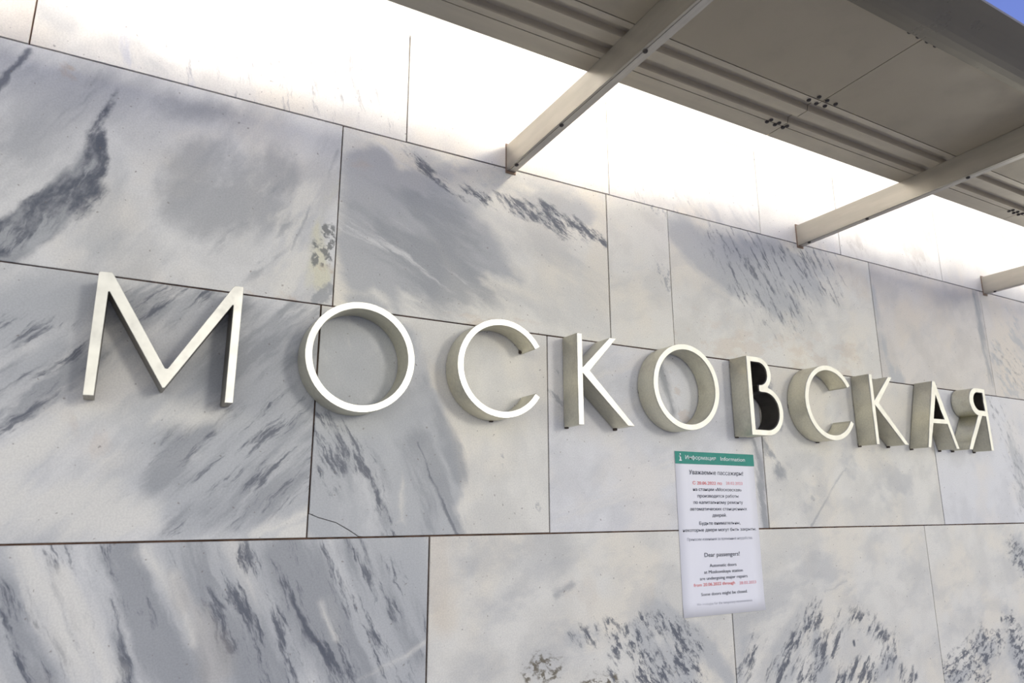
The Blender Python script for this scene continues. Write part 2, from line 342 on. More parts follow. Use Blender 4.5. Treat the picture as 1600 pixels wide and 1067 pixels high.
# ------------------------------------------------------------------ the wall
SLABS = [
 (0, -0.9077, -0.224, 0.8557, 1.1492, 'warm', [], None),
 (0, -0.224, 0.5311, 0.8557, 1.1492, 'white', [('grey', 0.55, -1.049, 6.0, 2, 0.35, 0.6, 0.0272, [(0.1379, 0.0401, 0.0276, 0.2087, 0.0205, 0.0232), (0.0353, 0.0818, 0.012, 0.0471, 0.072, 0.0096)]), ('dark', 0.55, -1.357, 48.0, 7, 0.58, 0.68, 0.0588, [(0.3613, 0.1108, 0.0284, 0.4086, 0.0166, 0.0284), (0.4971, 0.1252, 0.0909, 0.6343, 0.053, 0.0792), (0.4627, 0.2123, 0.076, 0.2721, 0.1104, 0.0408)]), ('blue', 0.5, -1.314, 13.5, 4, 0.5, 0.65, 0.0159, [(0.1458, 0.1018, 0.0077, 0.1697, 0.0293, 0.0076), (0.2396, 0.1293, 0.0054, 0.2914, 0.0103, 0.0067), (0.2749, 0.0806, 0.0054, 0.3034, 0.0141, 0.0054)])], None),
 (0, 0.5311, 1.1337, 0.8557, 1.1492, 'white', [('dark', 0.4, -1.404, 41.6, 6, 0.58, 0.7, 0.0586, [(0.1305, 0.2377, 0.0274, 0.2141, 0.1529, 0.0278), (0.4319, 0.2179, 0.0408, 0.5789, 0.0811, 0.0525)]), ('blue', 0.3, -1.024, 12.0, 3, 0.5, 0.65, 0.0414, [(0.4724, 0.1414, 0.0306, 0.5793, 0.0911, 0.0315)])], None),
 (0, 1.1337, 1.7363, 0.8557, 1.1492, 'white', [('grey', 0.4, -0.833, 10.8, 3, 0.45, 0.65, 0.0606, [(0.2869, 0.0953, 0.0585, 0.4433, 0.0669, 0.0491), (0.3592, 0.0274, 0.0475, 0.5532, 0.0469, 0.038)]), ('dark', 0.35, -1.221, 64.0, 4, 0.6, 0.7, 0.0449, [(0.1116, 0.0442, 0.0437, 0.2579, 0.0469, 0.0345)])], None),
 (0, 1.7363, 2.1301, 0.8557, 1.1492, 'white', [('grey', 0.3, -1.59, 9.6, 4, 0.4, 0.7, 0.0555, [(0.1275, 0.1526, 0.068, 0.1565, 0.0214, 0.0538), (0.3051, 0.0501, 0.0565, 0.3683, 0.0269, 0.043)])], None),
 (0, 2.1301, 2.7362, 0.8557, 1.1492, 'white', [('taupe', 0.5, -0.991, 16.8, 2, 0.42, 0.62, 0.045, [(0.4371, 0.2172, 0.0535, 0.4892, 0.175, 0.0472), (0.3927, 0.1046, 0.0521, 0.5197, 0.037, 0.0401), (0.1, 0.0502, 0.0239, 0.1162, 0.0411, 0.0239)])], None),
 (0, 2.7362, 3.5868, 0.8557, 1.1492, 'white', [('blue', 0.6, -0.441, 30.0, 2, 0.45, 0.6, 0.0483, [(0.4487, 0.2566, 0.0392, 0.5796, 0.1842, 0.0481), (0.6348, 0.2771, 0.0575, 0.651, 0.1612, 0.0651)]), ('rust', 0.3, -0.441, 12.0, 2, 0.3, 0.6, 0.0409, [(0.5338, 0.2876, 0.0321, 0.6895, 0.2814, 0.0333)])], None),
 (1, -0.9077, 0.3774, 0.4251, 0.8557, 'pale', [('grey', 0.55, 0.994, 7.2, 3, 0.4, 0.66, 0.0, []), ('grey', 0.85, 0.994, 7.2, 3, 0.3, 0.55, 0.0301, [(0.6856, 0.2234, 0.0328, 0.7606, 0.3446, 0.0235), (0.6579, 0.2866, 0.0219, 0.7079, 0.3552, 0.0138), (0.7659, 0.3877, 0.0215, 0.8164, 0.4184, 0.0123)]), ('dark', 0.9, -1.88, 14.4, 4, 0.3, 0.5, 0.0056, [(0.6852, 0.4213, 0.0035, 0.6633, 0.3542, 0.0078), (0.6633, 0.3542, 0.0078, 0.6453, 0.3089, 0.0066)]), ('mid', 0.75, 1.092, 22.4, 6, 0.4, 0.62, 0.0118, [(0.7251, 0.221, 0.0022, 0.8074, 0.4012, 0.0037), (0.7512, 0.2942, 0.0035, 0.7977, 0.391, 0.0024)]), ('mid', 0.62, 1.247, 5.6, 1.6, 0.2, 0.5, 0.0293, [(0.994, 0.263, 0.0545, 1.1389, 0.2696, 0.0586), (1.0011, 0.187, 0.0614, 1.1118, 0.1972, 0.0596), (0.9592, 0.3765, 0.021, 1.032, 0.3907, 0.0191)]), ('bluegrey', 0.55, -1.801, 8.4, 3, 0.2, 0.6, 0.0257, [(0.8536, 0.2343, 0.0192, 0.8347, 0.0721, 0.0296)]), ('mid', 0.95, 1.095, 9.8, 2.5, 0.05, 0.3, 0.0077, [(0.8132, 0.2576, 0.0166, 0.8019, 0.1749, 0.0322), (0.7876, 0.165, 0.0342, 0.7252, 0.0693, 0.0408), (0.7252, 0.0693, 0.0386, 0.6776, 0.006, 0.041)]), ('deep', 0.95, 1.095, 13.0, 2.2, 0.36, 0.6, 0.0069, [(0.8357, 0.3848, 0.0012, 0.8093, 0.2905, 0.0095), (0.8101, 0.2839, 0.0131, 0.8131, 0.2307, 0.0211), (0.8132, 0.2576, 0.0142, 0.8041, 0.1559, 0.0229), (0.7803, 0.1828, 0.0182, 0.7228, 0.0873, 0.0301), (0.7402, 0.1034, 0.0284, 0.6826, 0.0366, 0.027), (0.823, 0.1733, 0.014, 0.7902, 0.1013, 0.0135)]), ('bluegrey', 0.7, 1.223, 36.0, 5, 0.48, 0.62, 0.0134, [(0.7688, 0.1931, 0.0068, 0.7868, 0.088, 0.0056), (0.8024, 0.2146, 0.0058, 0.8142, 0.1321, 0.0046), (0.745, 0.1423, 0.0055, 0.7578, 0.0572, 0.0044), (0.709, 0.0478, 0.0211, 0.7624, 0.083, 0.0176)]), ('mid', 0.6, 0.908, 19.6, 4, 0.5, 0.64, 0.024, [(1.0758, 0.0977, 0.013, 1.0963, 0.1509, 0.0106), (1.1362, 0.2172, 0.0193, 1.1715, 0.094, 0.0218), (1.0633, 0.1724, 0.0131, 1.1206, 0.085, 0.0265)]), ('cream', 0.8, 1.11, 8.4, 3, 0.5, 0.65, 0.0346, [(1.1481, 0.2346, 0.0417, 1.2042, 0.2025, 0.0354), (1.1725, 0.08, 0.0543, 1.2279, 0.0464, 0.0415)]), ('mid', 0.6, -1.916, 42.0, 8, 0.3, 0.5, 0.0043, [(1.2749, 0.3641, 0.0012, 1.2182, 0.198, 0.0021), (1.2182, 0.198, 0.0021, 1.1835, 0.1105, 0.0008)]), ('yellow', 0.75, -1.595, 7.2, 2, 0.3, 0.55, 0.0172, [(1.2662, 0.2617, 0.0089, 1.2419, 0.1507, 0.0171), (1.2419, 0.1507, 0.0171, 1.2617, 0.0518, 0.0197)]), ('moss', 0.9, -1.32, 58.5, 1.3, 0.42, 0.52, 0.0043, [(1.2649, 0.1627, 0.013, 1.2619, 0.1175, 0.0143), (1.2364, 0.1276, 0.0057, 1.2373, 0.0912, 0.0084), (1.2595, 0.0878, 0.0071, 1.2725, 0.1047, 0.0057)]), ('mid', 0.8, 1.036, 56.0, 1.3, 0.3, 0.5, 0.0056, [(1.257, 0.0151, 0.0181, 1.2726, 0.0318, 0.0127)]), ('rust', 0.35, -0.695, 30.0, 2, 0.45, 0.6, 0.0103, [(1.2536, 0.0722, 0.0084, 1.2746, 0.0684, 0.0085), (0.9518, -0.0168, 0.0024, 1.2045, -0.0024, 0.0027), (0.7541, 0.3978, 0.0071, 0.7612, 0.3917, 0.006)])], None),
 (1, 0.3774, 1.1217, 0.4251, 0.8557, 'cream', [('grey', 0.3, -0.384, 9.0, 4, 0.42, 0.68, 0.0, []), ('grey', 0.95, -0.384, 4.8, 3, 0.1, 0.35, 0.0189, [(0.0423, 0.3552, 0.0341, 0.0537, 0.064, 0.0438), (0.0769, 0.3641, 0.0441, 0.1712, 0.1448, 0.094), (0.1824, 0.2913, 0.073, 0.3358, 0.1742, 0.0676), (0.3356, 0.1907, 0.0644, 0.465, 0.1293, 0.0177), (0.1123, 0.0733, 0.0376, 0.1481, 0.0108, 0.0211), (0.0559, 0.0201, 0.0405, 0.1148, 0.0137, 0.0208)]), ('mid', 0.8, -0.399, 8.4, 4, 0.42, 0.62, 0.0486, [(0.0455, 0.2295, 0.0453, 0.235, 0.1562, 0.0969), (0.233, 0.2367, 0.082, 0.3887, 0.1502, 0.0516)]), ('pale', 0.75, -0.447, 14.4, 9, 0.55, 0.66, 0.0315, [(0.009, 0.3627, 0.0458, 0.2488, 0.2729, 0.0665), (0.0165, 0.2233, 0.0298, 0.2686, 0.13, 0.0489), (0.0417, 0.3071, 0.0153, 0.1841, 0.2348, 0.0225)]), ('bluegrey', 0.7, 0.018, 9.6, 2, 0.3, 0.55, 0.0293, [(0.1951, 0.4112, 0.0201, 0.2976, 0.403, 0.0279), (0.3693, 0.3768, 0.025, 0.54, 0.3623, 0.0342), (0.54, 0.3623, 0.0342, 0.683, 0.3375, 0.028)]), ('deep', 0.9, -0.558, 37.7, 3.5, 0.42, 0.56, 0.0109, [(0.146, 0.4118, 0.0049, 0.1961, 0.3776, 0.0083), (0.1961, 0.3776, 0.0083, 0.2815, 0.3305, 0.0085), (0.2815, 0.3305, 0.0085, 0.4061, 0.3239, 0.0143), (0.4061, 0.3327, 0.0144, 0.5594, 0.3302, 0.0267), (0.5592, 0.3211, 0.0247, 0.7135, 0.2933, 0.014), (0.5988, 0.2929, 0.0154, 0.724, 0.2879, 0.0121)]), ('rust', 0.28, -0.01, 16.8, 3, 0.45, 0.6, 0.0222, [(0.1757, 0.0101, 0.0122, 0.4974, 0.0008, 0.014), (0.0078, 0.3864, 0.0123, 0.0389, 0.3624, 0.0093)])], None),
 (1, 1.1217, 1.3437, 0.4251, 0.8557, 'cream', [('mid', 0.6, -1.217, 70.0, 1.5, 0.5, 0.6, 0.0131, [(0.1803, 0.2405, 0.0086, 0.2068, 0.2102, 0.0172), (0.1564, 0.4281, 0.0066, 0.2042, 0.4223, 0.0089)]), ('grey', 0.3, 0.419, 6.0, 2, 0.45, 0.65, 0.0613, [(0.0841, 0.1684, 0.0614, 0.1243, 0.082, 0.0409)])], None),
 (1, 1.3437, 2.2794, 0.4251, 0.8557, 'cream', [('grey', 0.22, 0.471, 10.8, 2, 0.46, 0.68, 0.0, []), ('bluegrey', 0.8, -0.516, 6.0, 2.5, 0.18, 0.45, 0.0398, [(0.0649, 0.3685, 0.0591, 0.2653, 0.2715, 0.0814), (0.2484, 0.3728, 0.0774, 0.4019, 0.2408, 0.0846), (0.4166, 0.3609, 0.0866, 0.6408, 0.3217, 0.0814), (0.4006, 0.2301, 0.0497, 0.5151, 0.2041, 0.0359)]), ('deep', 0.7, -1.014, 52.2, 4.5, 0.53, 0.63, 0.0455, [(0.2092, 0.3863, 0.0287, 0.3027, 0.2361, 0.0337), (0.343, 0.3478, 0.0497, 0.4845, 0.1999, 0.0559), (0.5177, 0.3347, 0.0629, 0.6924, 0.3414, 0.0498), (0.4087, 0.1789, 0.0198, 0.5115, 0.178, 0.0204)]), ('tan', 0.55, -1.367, 4.8, 1.5, 0.25, 0.55, 0.0406, [(0.8234, 0.4216, 0.0407, 0.8443, 0.3428, 0.0405)]), ('rust', 0.2, -0.019, 16.8, 2, 0.45, 0.6, 0.0484, [(0.0391, 0.0338, 0.0426, 0.7741, 0.0403, 0.0542)])], None),
 (1, 2.2794, 2.9918, 0.4251, 0.8557, 'taupebase', [('grey', 0.22, 0.471, 10.8, 2, 0.46, 0.68, 0.0, []), ('bluegrey', 0.85, -1.482, 10.8, 3, 0.3, 0.5, 0.0204, [(0.0074, 0.3228, 0.0059, 0.0216, 0.1725, 0.0146), (0.0216, 0.1725, 0.0175, 0.0361, 0.0823, 0.0231), (0.0361, 0.0823, 0.0231, 0.0763, 0.0133, 0.029)]), ('mid', 0.85, -1.408, 14.0, 4, 0.25, 0.5, 0.0175, [(0.6584, 0.4025, 0.0214, 0.678, 0.2254, 0.0211), (0.678, 0.2254, 0.0175, 0.6958, 0.0469, 0.0103)])], None),
 (1, 2.9918, 3.5868, 0.4251, 0.8557, 'taupebase', [('bluegrey', 0.7, -0.687, 26.4, 2, 0.45, 0.6, 0.0442, [(0.062, 0.1574, 0.0285, 0.1273, 0.0589, 0.0573), (0.2467, 0.2854, 0.0606, 0.281, 0.2343, 0.0456)]), ('deep', 0.5, -0.687, 58.0, 3, 0.55, 0.65, 0.0436, [(0.062, 0.1574, 0.0285, 0.2362, 0.0946, 0.0444)])], None),
 (2, -0.9077, 0.353, -0.0564, 0.4251, 'pale', [('bluegrey', 0.6, 0.82, 9.0, 4, 0.38, 0.62, 0.0, []), ('bluegrey', 0.85, 0.82, 4.8, 3.5, 0.22, 0.48, 0.0308, [(0.7111, 0.3762, 0.0608, 0.8591, 0.4321, 0.0336), (0.8605, 0.42, 0.0446, 1.1581, 0.4071, 0.0714), (1.1591, 0.3938, 0.0648, 1.2386, 0.3618, 0.0401), (1.0588, 0.2928, 0.048, 1.2291, 0.307, 0.0788), (0.8891, 0.3504, 0.0556, 1.0566, 0.3179, 0.0483), (0.7262, 0.2651, 0.0198, 0.8002, 0.3405, 0.0317), (1.1474, 0.2233, 0.0494, 1.2455, 0.2551, 0.0523), (0.9704, 0.1779, 0.0111, 1.2497, 0.19, 0.0774), (1.0105, 0.0976, 0.0445, 1.2054, 0.1001, 0.074), (1.0583, 0.0515, 0.0338, 1.1829, 0.0753, 0.0485)]), ('mid', 0.8, 0.82, 15.4, 6, 0.42, 0.6, 0.0279, [(0.7202, 0.3091, 0.03, 0.839, 0.4292, 0.0221), (0.7343, 0.2054, 0.0235, 0.8222, 0.3195, 0.0255), (0.8693, 0.4336, 0.0225, 1.0568, 0.4474, 0.0499), (1.0776, 0.3455, 0.0491, 1.222, 0.4148, 0.0671), (1.0144, 0.1679, 0.0341, 1.2455, 0.2551, 0.0654), (0.9975, 0.1205, 0.0222, 1.2369, 0.1895, 0.0513), (1.0257, 0.0516, 0.0222, 1.2294, 0.1129, 0.0376)]), ('deep', 0.85, 0.82, 34.8, 7, 0.53, 0.64, 0.018, [(0.735, 0.2, 0.0137, 0.7806, 0.2696, 0.0123), (0.7806, 0.2696, 0.0143, 0.8389, 0.3448, 0.0086), (0.7141, 0.3537, 0.0202, 0.8055, 0.3765, 0.0107), (0.8952, 0.1183, 0.0031, 0.9917, 0.1788, 0.0045), (0.9917, 0.1788, 0.0067, 1.0979, 0.2455, 0.0097), (0.92, 0.0741, 0.0032, 0.9881, 0.1088, 0.0033), (1.0291, 0.0175, 0.0066, 1.0999, 0.0868, 0.0116), (1.0999, 0.0868, 0.014, 1.2505, 0.1771, 0.0206), (1.1374, 0.0512, 0.0094, 1.2554, 0.1008, 0.0152), (1.0386, 0.145, 0.0229, 1.2198, 0.2535, 0.0258), (0.9228, 0.4287, 0.0116, 1.007, 0.4797, 0.0245)]), ('cream', 0.85, 0.82, 6.0, 4, 0.3, 0.5, 0.0275, [(0.7437, 0.1361, 0.0289, 0.8749, 0.2079, 0.0276), (0.8736, 0.2193, 0.0256, 1.0644, 0.2309, 0.0166), (0.7536, 0.063, 0.0475, 0.8808, 0.0739, 0.0411), (0.8642, 0.0523, 0.0404, 0.9755, 0.0295, 0.0214), (0.897, 0.2793, 0.0154, 0.9809, 0.2863, 0.0115)]), ('cream', 0.95, 0.82, 9.6, 3, 0.1, 0.3, 0.0122, [(1.1639, 0.0129, 0.0095, 1.2561, 0.0508, 0.0125), (1.2115, 0.0145, 0.0121, 1.2585, 0.0138, 0.0199)]), ('rust', 0.14, -1.314, 12.0, 2, 0.45, 0.6, 0.0168, [(0.8457, 0.2063, 0.0146, 0.8789, 0.174, 0.0127)])], None),
 (2, 0.353, 0.9211, -0.0564, 0.4251, 'cream', [('grey', 0.16, -1.262, 9.0, 3, 0.42, 0.68, 0.0, []), ('bluegrey', 0.95, -1.262, 4.8, 3, 0.1, 0.35, 0.0126, [(0.0282, 0.4229, 0.0555, 0.0494, 0.0506, 0.0643), (0.1125, 0.433, 0.0724, 0.1162, 0.0503, 0.0797), (0.1725, 0.4108, 0.0533, 0.2076, 0.2697, 0.0525), (0.2076, 0.2697, 0.0642, 0.2577, 0.1042, 0.069), (0.2427, 0.104, 0.0571, 0.2754, 0.0026, 0.0652), (0.1045, 0.012, 0.0393, 0.1881, -0.0023, 0.0407)]), ('pale', 0.5, -1.32, 6.0, 2, 0.45, 0.65, 0.0406, [(0.0313, 0.3673, 0.0412, 0.1447, 0.3644, 0.0579), (0.025, 0.0257, 0.0252, 0.1014, 0.0762, 0.0398)]), ('mid', 0.8, -1.077, 9.8, 4, 0.35, 0.6, 0.0178, [(0.2842, 0.2747, 0.0242, 0.3279, 0.1404, 0.018), (0.2253, 0.1863, 0.0289, 0.2888, 0.077, 0.0319), (0.3041, 0.0771, 0.0146, 0.3396, 0.0082, 0.0175), (0.2421, 0.3887, 0.0182, 0.2842, 0.2747, 0.0181)]), ('mid', 0.7, -1.093, 19.6, 5, 0.42, 0.6, 0.0191, [(0.025, 0.2444, 0.0266, 0.0465, 0.1015, 0.0208), (0.0955, 0.1946, 0.019, 0.1578, 0.0502, 0.0135), (0.2104, 0.1857, 0.0143, 0.2603, 0.0095, 0.0197)]), ('deep', 0.85, -1.093, 49.3, 4.5, 0.48, 0.6, 0.0107, [(0.0126, 0.2304, 0.0184, 0.0443, 0.1401, 0.0157), (0.0547, 0.1929, 0.0133, 0.1125, 0.1286, 0.0108), (0.0955, 0.1946, 0.0109, 0.1415, 0.1027, 0.0095), (0.1415, 0.1027, 0.0095, 0.1807, 0.0043, 0.0095), (0.066, 0.2334, 0.0108, 0.0886, 0.1943, 0.0108), (0.0189, 0.1266, 0.0103, 0.0465, 0.1015, 0.0078)]), ('deep', 0.65, -0.972, 29.0, 10, 0.25, 0.45, 0.0029, [(0.2218, 0.2001, 0.0012, 0.2539, 0.1317, 0.0023), (0.2539, 0.1317, 0.0026, 0.3303, 0.0056, 0.0017)]), ('mid', 0.5, -1.04, 70.0, 2, 0.5, 0.58, 0.0064, [(0.4407, 0.1725, 0.0048, 0.4458, 0.1593, 0.0047), (0.5319, 0.0634, 0.0048, 0.5354, 0.0576, 0.0048)])], 'crack'),
 (2, 0.9211, 1.6637, -0.0564, 0.4251, 'coolpale', [('grey', 0.22, 0.471, 10.8, 2, 0.46, 0.68, 0.0, []), ('white', 0.6, 0.295, 7.2, 9, 0.5, 0.62, 0.074, [(0.0765, 0.0635, 0.0675, 0.3856, 0.1133, 0.0771), (0.0848, 0.3641, 0.0719, 0.3367, 0.3851, 0.0795)]), ('mid', 0.6, -0.824, 42.0, 3, 0.5, 0.62, 0.014, [(0.0177, 0.3747, 0.0105, 0.03, 0.3273, 0.014)]), ('mid', 0.9, -1.19, 14.0, 4, 0.25, 0.5, 0.0128, [(0.7076, 0.2457, 0.0133, 0.7243, 0.1178, 0.0175), (0.7138, 0.1176, 0.0174, 0.7267, 0.0068, 0.0193), (0.3639, 0.4589, 0.0122, 0.4002, 0.3195, 0.008)]), ('rust', 0.25, -0.041, 26.4, 2, 0.52, 0.62, 0.0203, [(0.4052, 0.3909, 0.0163, 0.4233, 0.321, 0.0162), (0.4117, 0.3202, 0.0121, 0.4336, 0.3039, 0.0122)])], None),
 (2, 1.6637, 2.5279, -0.0564, 0.4251, 'cream', [('grey', 0.22, 0.471, 10.8, 2, 0.46, 0.68, 0.0, []), ('mid', 0.85, -0.96, 19.6, 2, 0.35, 0.55, 0.0184, [(0.0132, 0.2478, 0.018, 0.056, 0.1781, 0.0226), (0.0429, 0.403, 0.0234, 0.0726, 0.3079, 0.0186)]), ('grey', 0.45, -0.502, 8.4, 1.5, 0.4, 0.6, 0.0447, [(0.4269, 0.184, 0.0511, 0.6156, 0.1261, 0.0537), (0.1685, 0.0826, 0.0324, 0.2321, 0.1211, 0.0238)]), ('mid', 0.55, -2.428, 28.0, 8, 0.3, 0.5, 0.0036, [(0.3685, 0.1765, 0.0015, 0.2902, 0.1121, 0.0029), (0.2902, 0.1121, 0.0029, 0.1746, 0.0081, 0.0014)]), ('mid', 0.5, -0.784, 56.0, 3, 0.4, 0.55, 0.007, [(0.192, 0.0864, 0.0035, 0.2129, 0.0714, 0.0035)])], None),
 (2, 2.5279, 3.5868, -0.0564, 0.4251, 'coolpale', [('bluegrey', 0.7, -1.407, 14.4, 3, 0.4, 0.6, 0.0476, [(0.5354, 0.283, 0.0274, 0.5594, 0.1367, 0.0473)]), ('deep', 0.5, -0.989, 52.2, 3, 0.55, 0.64, 0.0475, [(0.4407, 0.4272, 0.0272, 0.488, 0.3553, 0.0273), (0.5435, 0.234, 0.0273, 0.5439, 0.0883, 0.0334)])], None),
 (3, -0.9077, 0.6156, -0.6881, -0.0564, 'pale', [('bluegrey', 0.7, -1.16, 9.0, 5, 0.38, 0.62, 0.0, []), ('bluegrey', 0.85, -1.16, 4.8, 5, 0.2, 0.5, 0.0255, [(0.9385, 0.6289, 0.0208, 1.0745, 0.3957, 0.0527), (1.0538, 0.6148, 0.0442, 1.2072, 0.3815, 0.0678), (1.2263, 0.6098, 0.0726, 1.3791, 0.3631, 0.0738), (1.3664, 0.6184, 0.0521, 1.4975, 0.4487, 0.0533), (0.7688, 0.5828, 0.0093, 0.8422, 0.4206, 0.037), (1.4778, 0.6157, 0.0275, 1.4867, 0.3516, 0.0518)]), ('mid', 0.85, -1.16, 12.6, 7, 0.4, 0.58, 0.022, [(0.8531, 0.6205, 0.0138, 0.9533, 0.4087, 0.0236), (0.9298, 0.6183, 0.0206, 1.0535, 0.398, 0.0312), (1.0538, 0.6148, 0.0221, 1.2072, 0.3815, 0.0339), (1.2394, 0.5975, 0.0364, 1.3791, 0.3631, 0.0492), (1.3671, 0.6058, 0.0389, 1.5126, 0.4226, 0.04), (0.7729, 0.5529, 0.0092, 0.8334, 0.4215, 0.0184)]), ('deep', 0.88, -1.16, 37.7, 6, 0.53, 0.63, 0.0197, [(0.8393, 0.6209, 0.0098, 0.8891, 0.5155, 0.0137), (0.8891, 0.5155, 0.0117, 0.963, 0.4076, 0.0139), (0.9096, 0.6242, 0.0102, 0.9714, 0.5099, 0.0143), (0.8117, 0.5208, 0.0131, 0.8966, 0.4148, 0.0248), (0.7715, 0.5628, 0.0074, 0.8159, 0.4234, 0.0146), (1.0549, 0.6035, 0.011, 1.1449, 0.4535, 0.0134), (1.0998, 0.5906, 0.009, 1.2072, 0.3815, 0.0136), (1.1451, 0.589, 0.0231, 1.2664, 0.3752, 0.0279), (1.2279, 0.5859, 0.0193, 1.3791, 0.3631, 0.0295), (1.328, 0.5946, 0.0305, 1.4582, 0.3786, 0.0257), (1.4371, 0.5655, 0.0186, 1.5054, 0.4232, 0.016)]), ('deep', 0.9, -1.036, 43.5, 10, 0.3, 0.5, 0.0047, [(1.2381, 0.5265, 0.0012, 1.2729, 0.4601, 0.0036), (1.2729, 0.4601, 0.0048, 1.3203, 0.3923, 0.0024), (1.0901, 0.5516, 0.0011, 1.1123, 0.5113, 0.0022)]), ('cream', 0.9, -1.16, 7.2, 6, 0.3, 0.5, 0.0146, [(0.7985, 0.6221, 0.0153, 0.8392, 0.5491, 0.0134), (0.8392, 0.5491, 0.0115, 0.9152, 0.4128, 0.0116), (0.849, 0.5792, 0.0117, 0.9437, 0.4097, 0.0157), (1.0261, 0.5713, 0.0065, 1.0684, 0.46, 0.0107), (1.2945, 0.5114, 0.0049, 1.324, 0.4385, 0.0073), (0.975, 0.617, 0.0042, 1.0294, 0.5383, 0.0043)]), ('cream', 0.7, 0.432, 10.8, 6, 0.25, 0.5, 0.0064, [(1.3795, 0.3549, 0.0049, 1.5242, 0.4154, 0.0054)]), ('taupe', 0.4, -1.16, 6.0, 3, 0.3, 0.6, 0.0207, [(1.0849, 0.5131, 0.0153, 1.1155, 0.4127, 0.0173), (0.8334, 0.4896, 0.0075, 0.8601, 0.4187, 0.0075), (1.0367, 0.5708, 0.013, 1.0516, 0.5261, 0.0086)])], None),
 (3, 0.6156, 1.494, -0.6881, -0.0564, 'cream', [('grey', 0.28, 0.211, 10.8, 2, 0.46, 0.68, 0.0, []), ('tan', 0.45, -1.548, 4.8, 3, 0.3, 0.6, 0.0317, [(0.0208, 0.6141, 0.017, 0.0316, 0.4699, 0.0165), (0.6051, 0.5841, 0.0109, 0.608, 0.4606, 0.0141), (0.2197, 0.5115, 0.0212, 0.3764, 0.4889, 0.0162)]), ('grey', 0.45, 0.079, 6.0, 1.5, 0.4, 0.62, 0.0452, [(0.1706, 0.4337, 0.0437, 0.3391, 0.4348, 0.0314), (0.1396, 0.3327, 0.0281, 0.3029, 0.369, 0.0305), (0.1058, 0.5983, 0.0293, 0.307, 0.6071, 0.0193)]), ('mid', 0.6, 0.207, 25.2, 3, 0.4, 0.55, 0.008, [(0.3226, 0.492, 0.0047, 0.3623, 0.5069, 0.0048)]), ('bluegrey', 0.75, -1.079, 7.2, 2, 0.25, 0.5, 0.0245, [(0.5442, 0.4052, 0.0239, 0.6788, 0.275, 0.0526), (0.6267, 0.429, 0.0354, 0.7499, 0.3586, 0.0257), (0.7499, 0.3586, 0.0293, 0.853, 0.2564, 0.03), (0.3739, 0.3972, 0.0158, 0.4288, 0.3998, 0.013)]), ('deep', 0.9, -0.95, 55.1, 2.6, 0.47, 0.57, 0.017, [(0.4674, 0.4255, 0.0066, 0.4935, 0.3658, 0.0132), (0.5652, 0.4258, 0.0086, 0.6659, 0.3883, 0.0143), (0.6465, 0.4125, 0.0142, 0.7377, 0.3443, 0.0255), (0.5336, 0.3914, 0.0203, 0.6172, 0.2816, 0.0377), (0.6854, 0.364, 0.0251, 0.7308, 0.259, 0.025), (0.3739, 0.3972, 0.0079, 0.4288, 0.3998, 0.0065), (0.4815, 0.3102, 0.0098, 0.4993, 0.2844, 0.0131), (0.5576, 0.288, 0.0134, 0.5965, 0.2737, 0.0136)]), ('olive', 0.9, -0.27, 75.0, 1.5, 0.46, 0.55, 0.0107, [(0.2484, 0.3277, 0.0088, 0.2771, 0.3513, 0.0075), (0.2771, 0.3553, 0.0075, 0.3196, 0.3404, 0.0076), (0.2852, 0.3238, 0.0075, 0.3228, 0.3266, 0.0061), (0.4069, 0.2945, 0.0063, 0.4805, 0.2878, 0.0081)])], None),
 (3, 1.494, 2.4067, -0.6881, -0.0564, 'cream', [('grey', 0.28, 0.211, 10.8, 2, 0.46, 0.68, 0.0, []), ('grey', 0.5, 0.211, 7.2, 3, 0.4, 0.6, 0.0461, [(0.0393, 0.4254, 0.0277, 0.1894, 0.4242, 0.0293), (0.0007, 0.2847, 0.019, 0.1048, 0.3553, 0.02), (0.3394, 0.5304, 0.0225, 0.5008, 0.4504, 0.0234)]), ('bluegrey', 0.7, 0.744, 8.4, 2.5, 0.25, 0.5, 0.0253, [(0.1671, 0.2519, 0.0402, 0.2888, 0.3748, 0.0301), (0.3158, 0.3728, 0.0217, 0.3359, 0.2345, 0.0256), (0.4579, 0.2046, 0.0221, 0.6423, 0.2209, 0.0284), (0.0307, 0.3452, 0.0156, -0.0025, 0.2539, 0.0189)]), ('deep', 0.9, 0.842, 49.3, 3.2, 0.46, 0.57, 0.0199, [(0.1526, 0.2373, 0.024, 0.2419, 0.3274, 0.021), (0.2419, 0.3274, 0.021, 0.3334, 0.3977, 0.0175), (0.3321, 0.389, 0.0175, 0.3437, 0.2846, 0.0216), (0.2524, 0.2151, 0.0248, 0.3437, 0.2846, 0.0173), (0.385, 0.2808, 0.0087, 0.4431, 0.3725, 0.0091), (0.4721, 0.3704, 0.0092, 0.5754, 0.3576, 0.0118), (0.5713, 0.336, 0.0118, 0.6688, 0.2731, 0.0144), (0.501, 0.2, 0.0225, 0.6651, 0.2551, 0.0192), (0.3997, 0.199, 0.013, 0.4926, 0.2358, 0.0135), (0.6993, 0.1879, 0.0144, 0.7612, 0.1722, 0.0122), (0.0785, 0.3412, 0.0079, 0.0223, 0.2669, 0.0096)]), ('deep', 0.95, 0.377, 5.0, 1, -1, -0.5, 0.0034, [(0.4866, 0.3015, 0.005, 0.4868, 0.2944, 0.005)]), ('mid', 0.4, 0.328, 25.2, 5, 0.3, 0.5, 0.0046, [(0.3833, 0.4476, 0.0018, 0.4815, 0.4771, 0.0028)])], None),
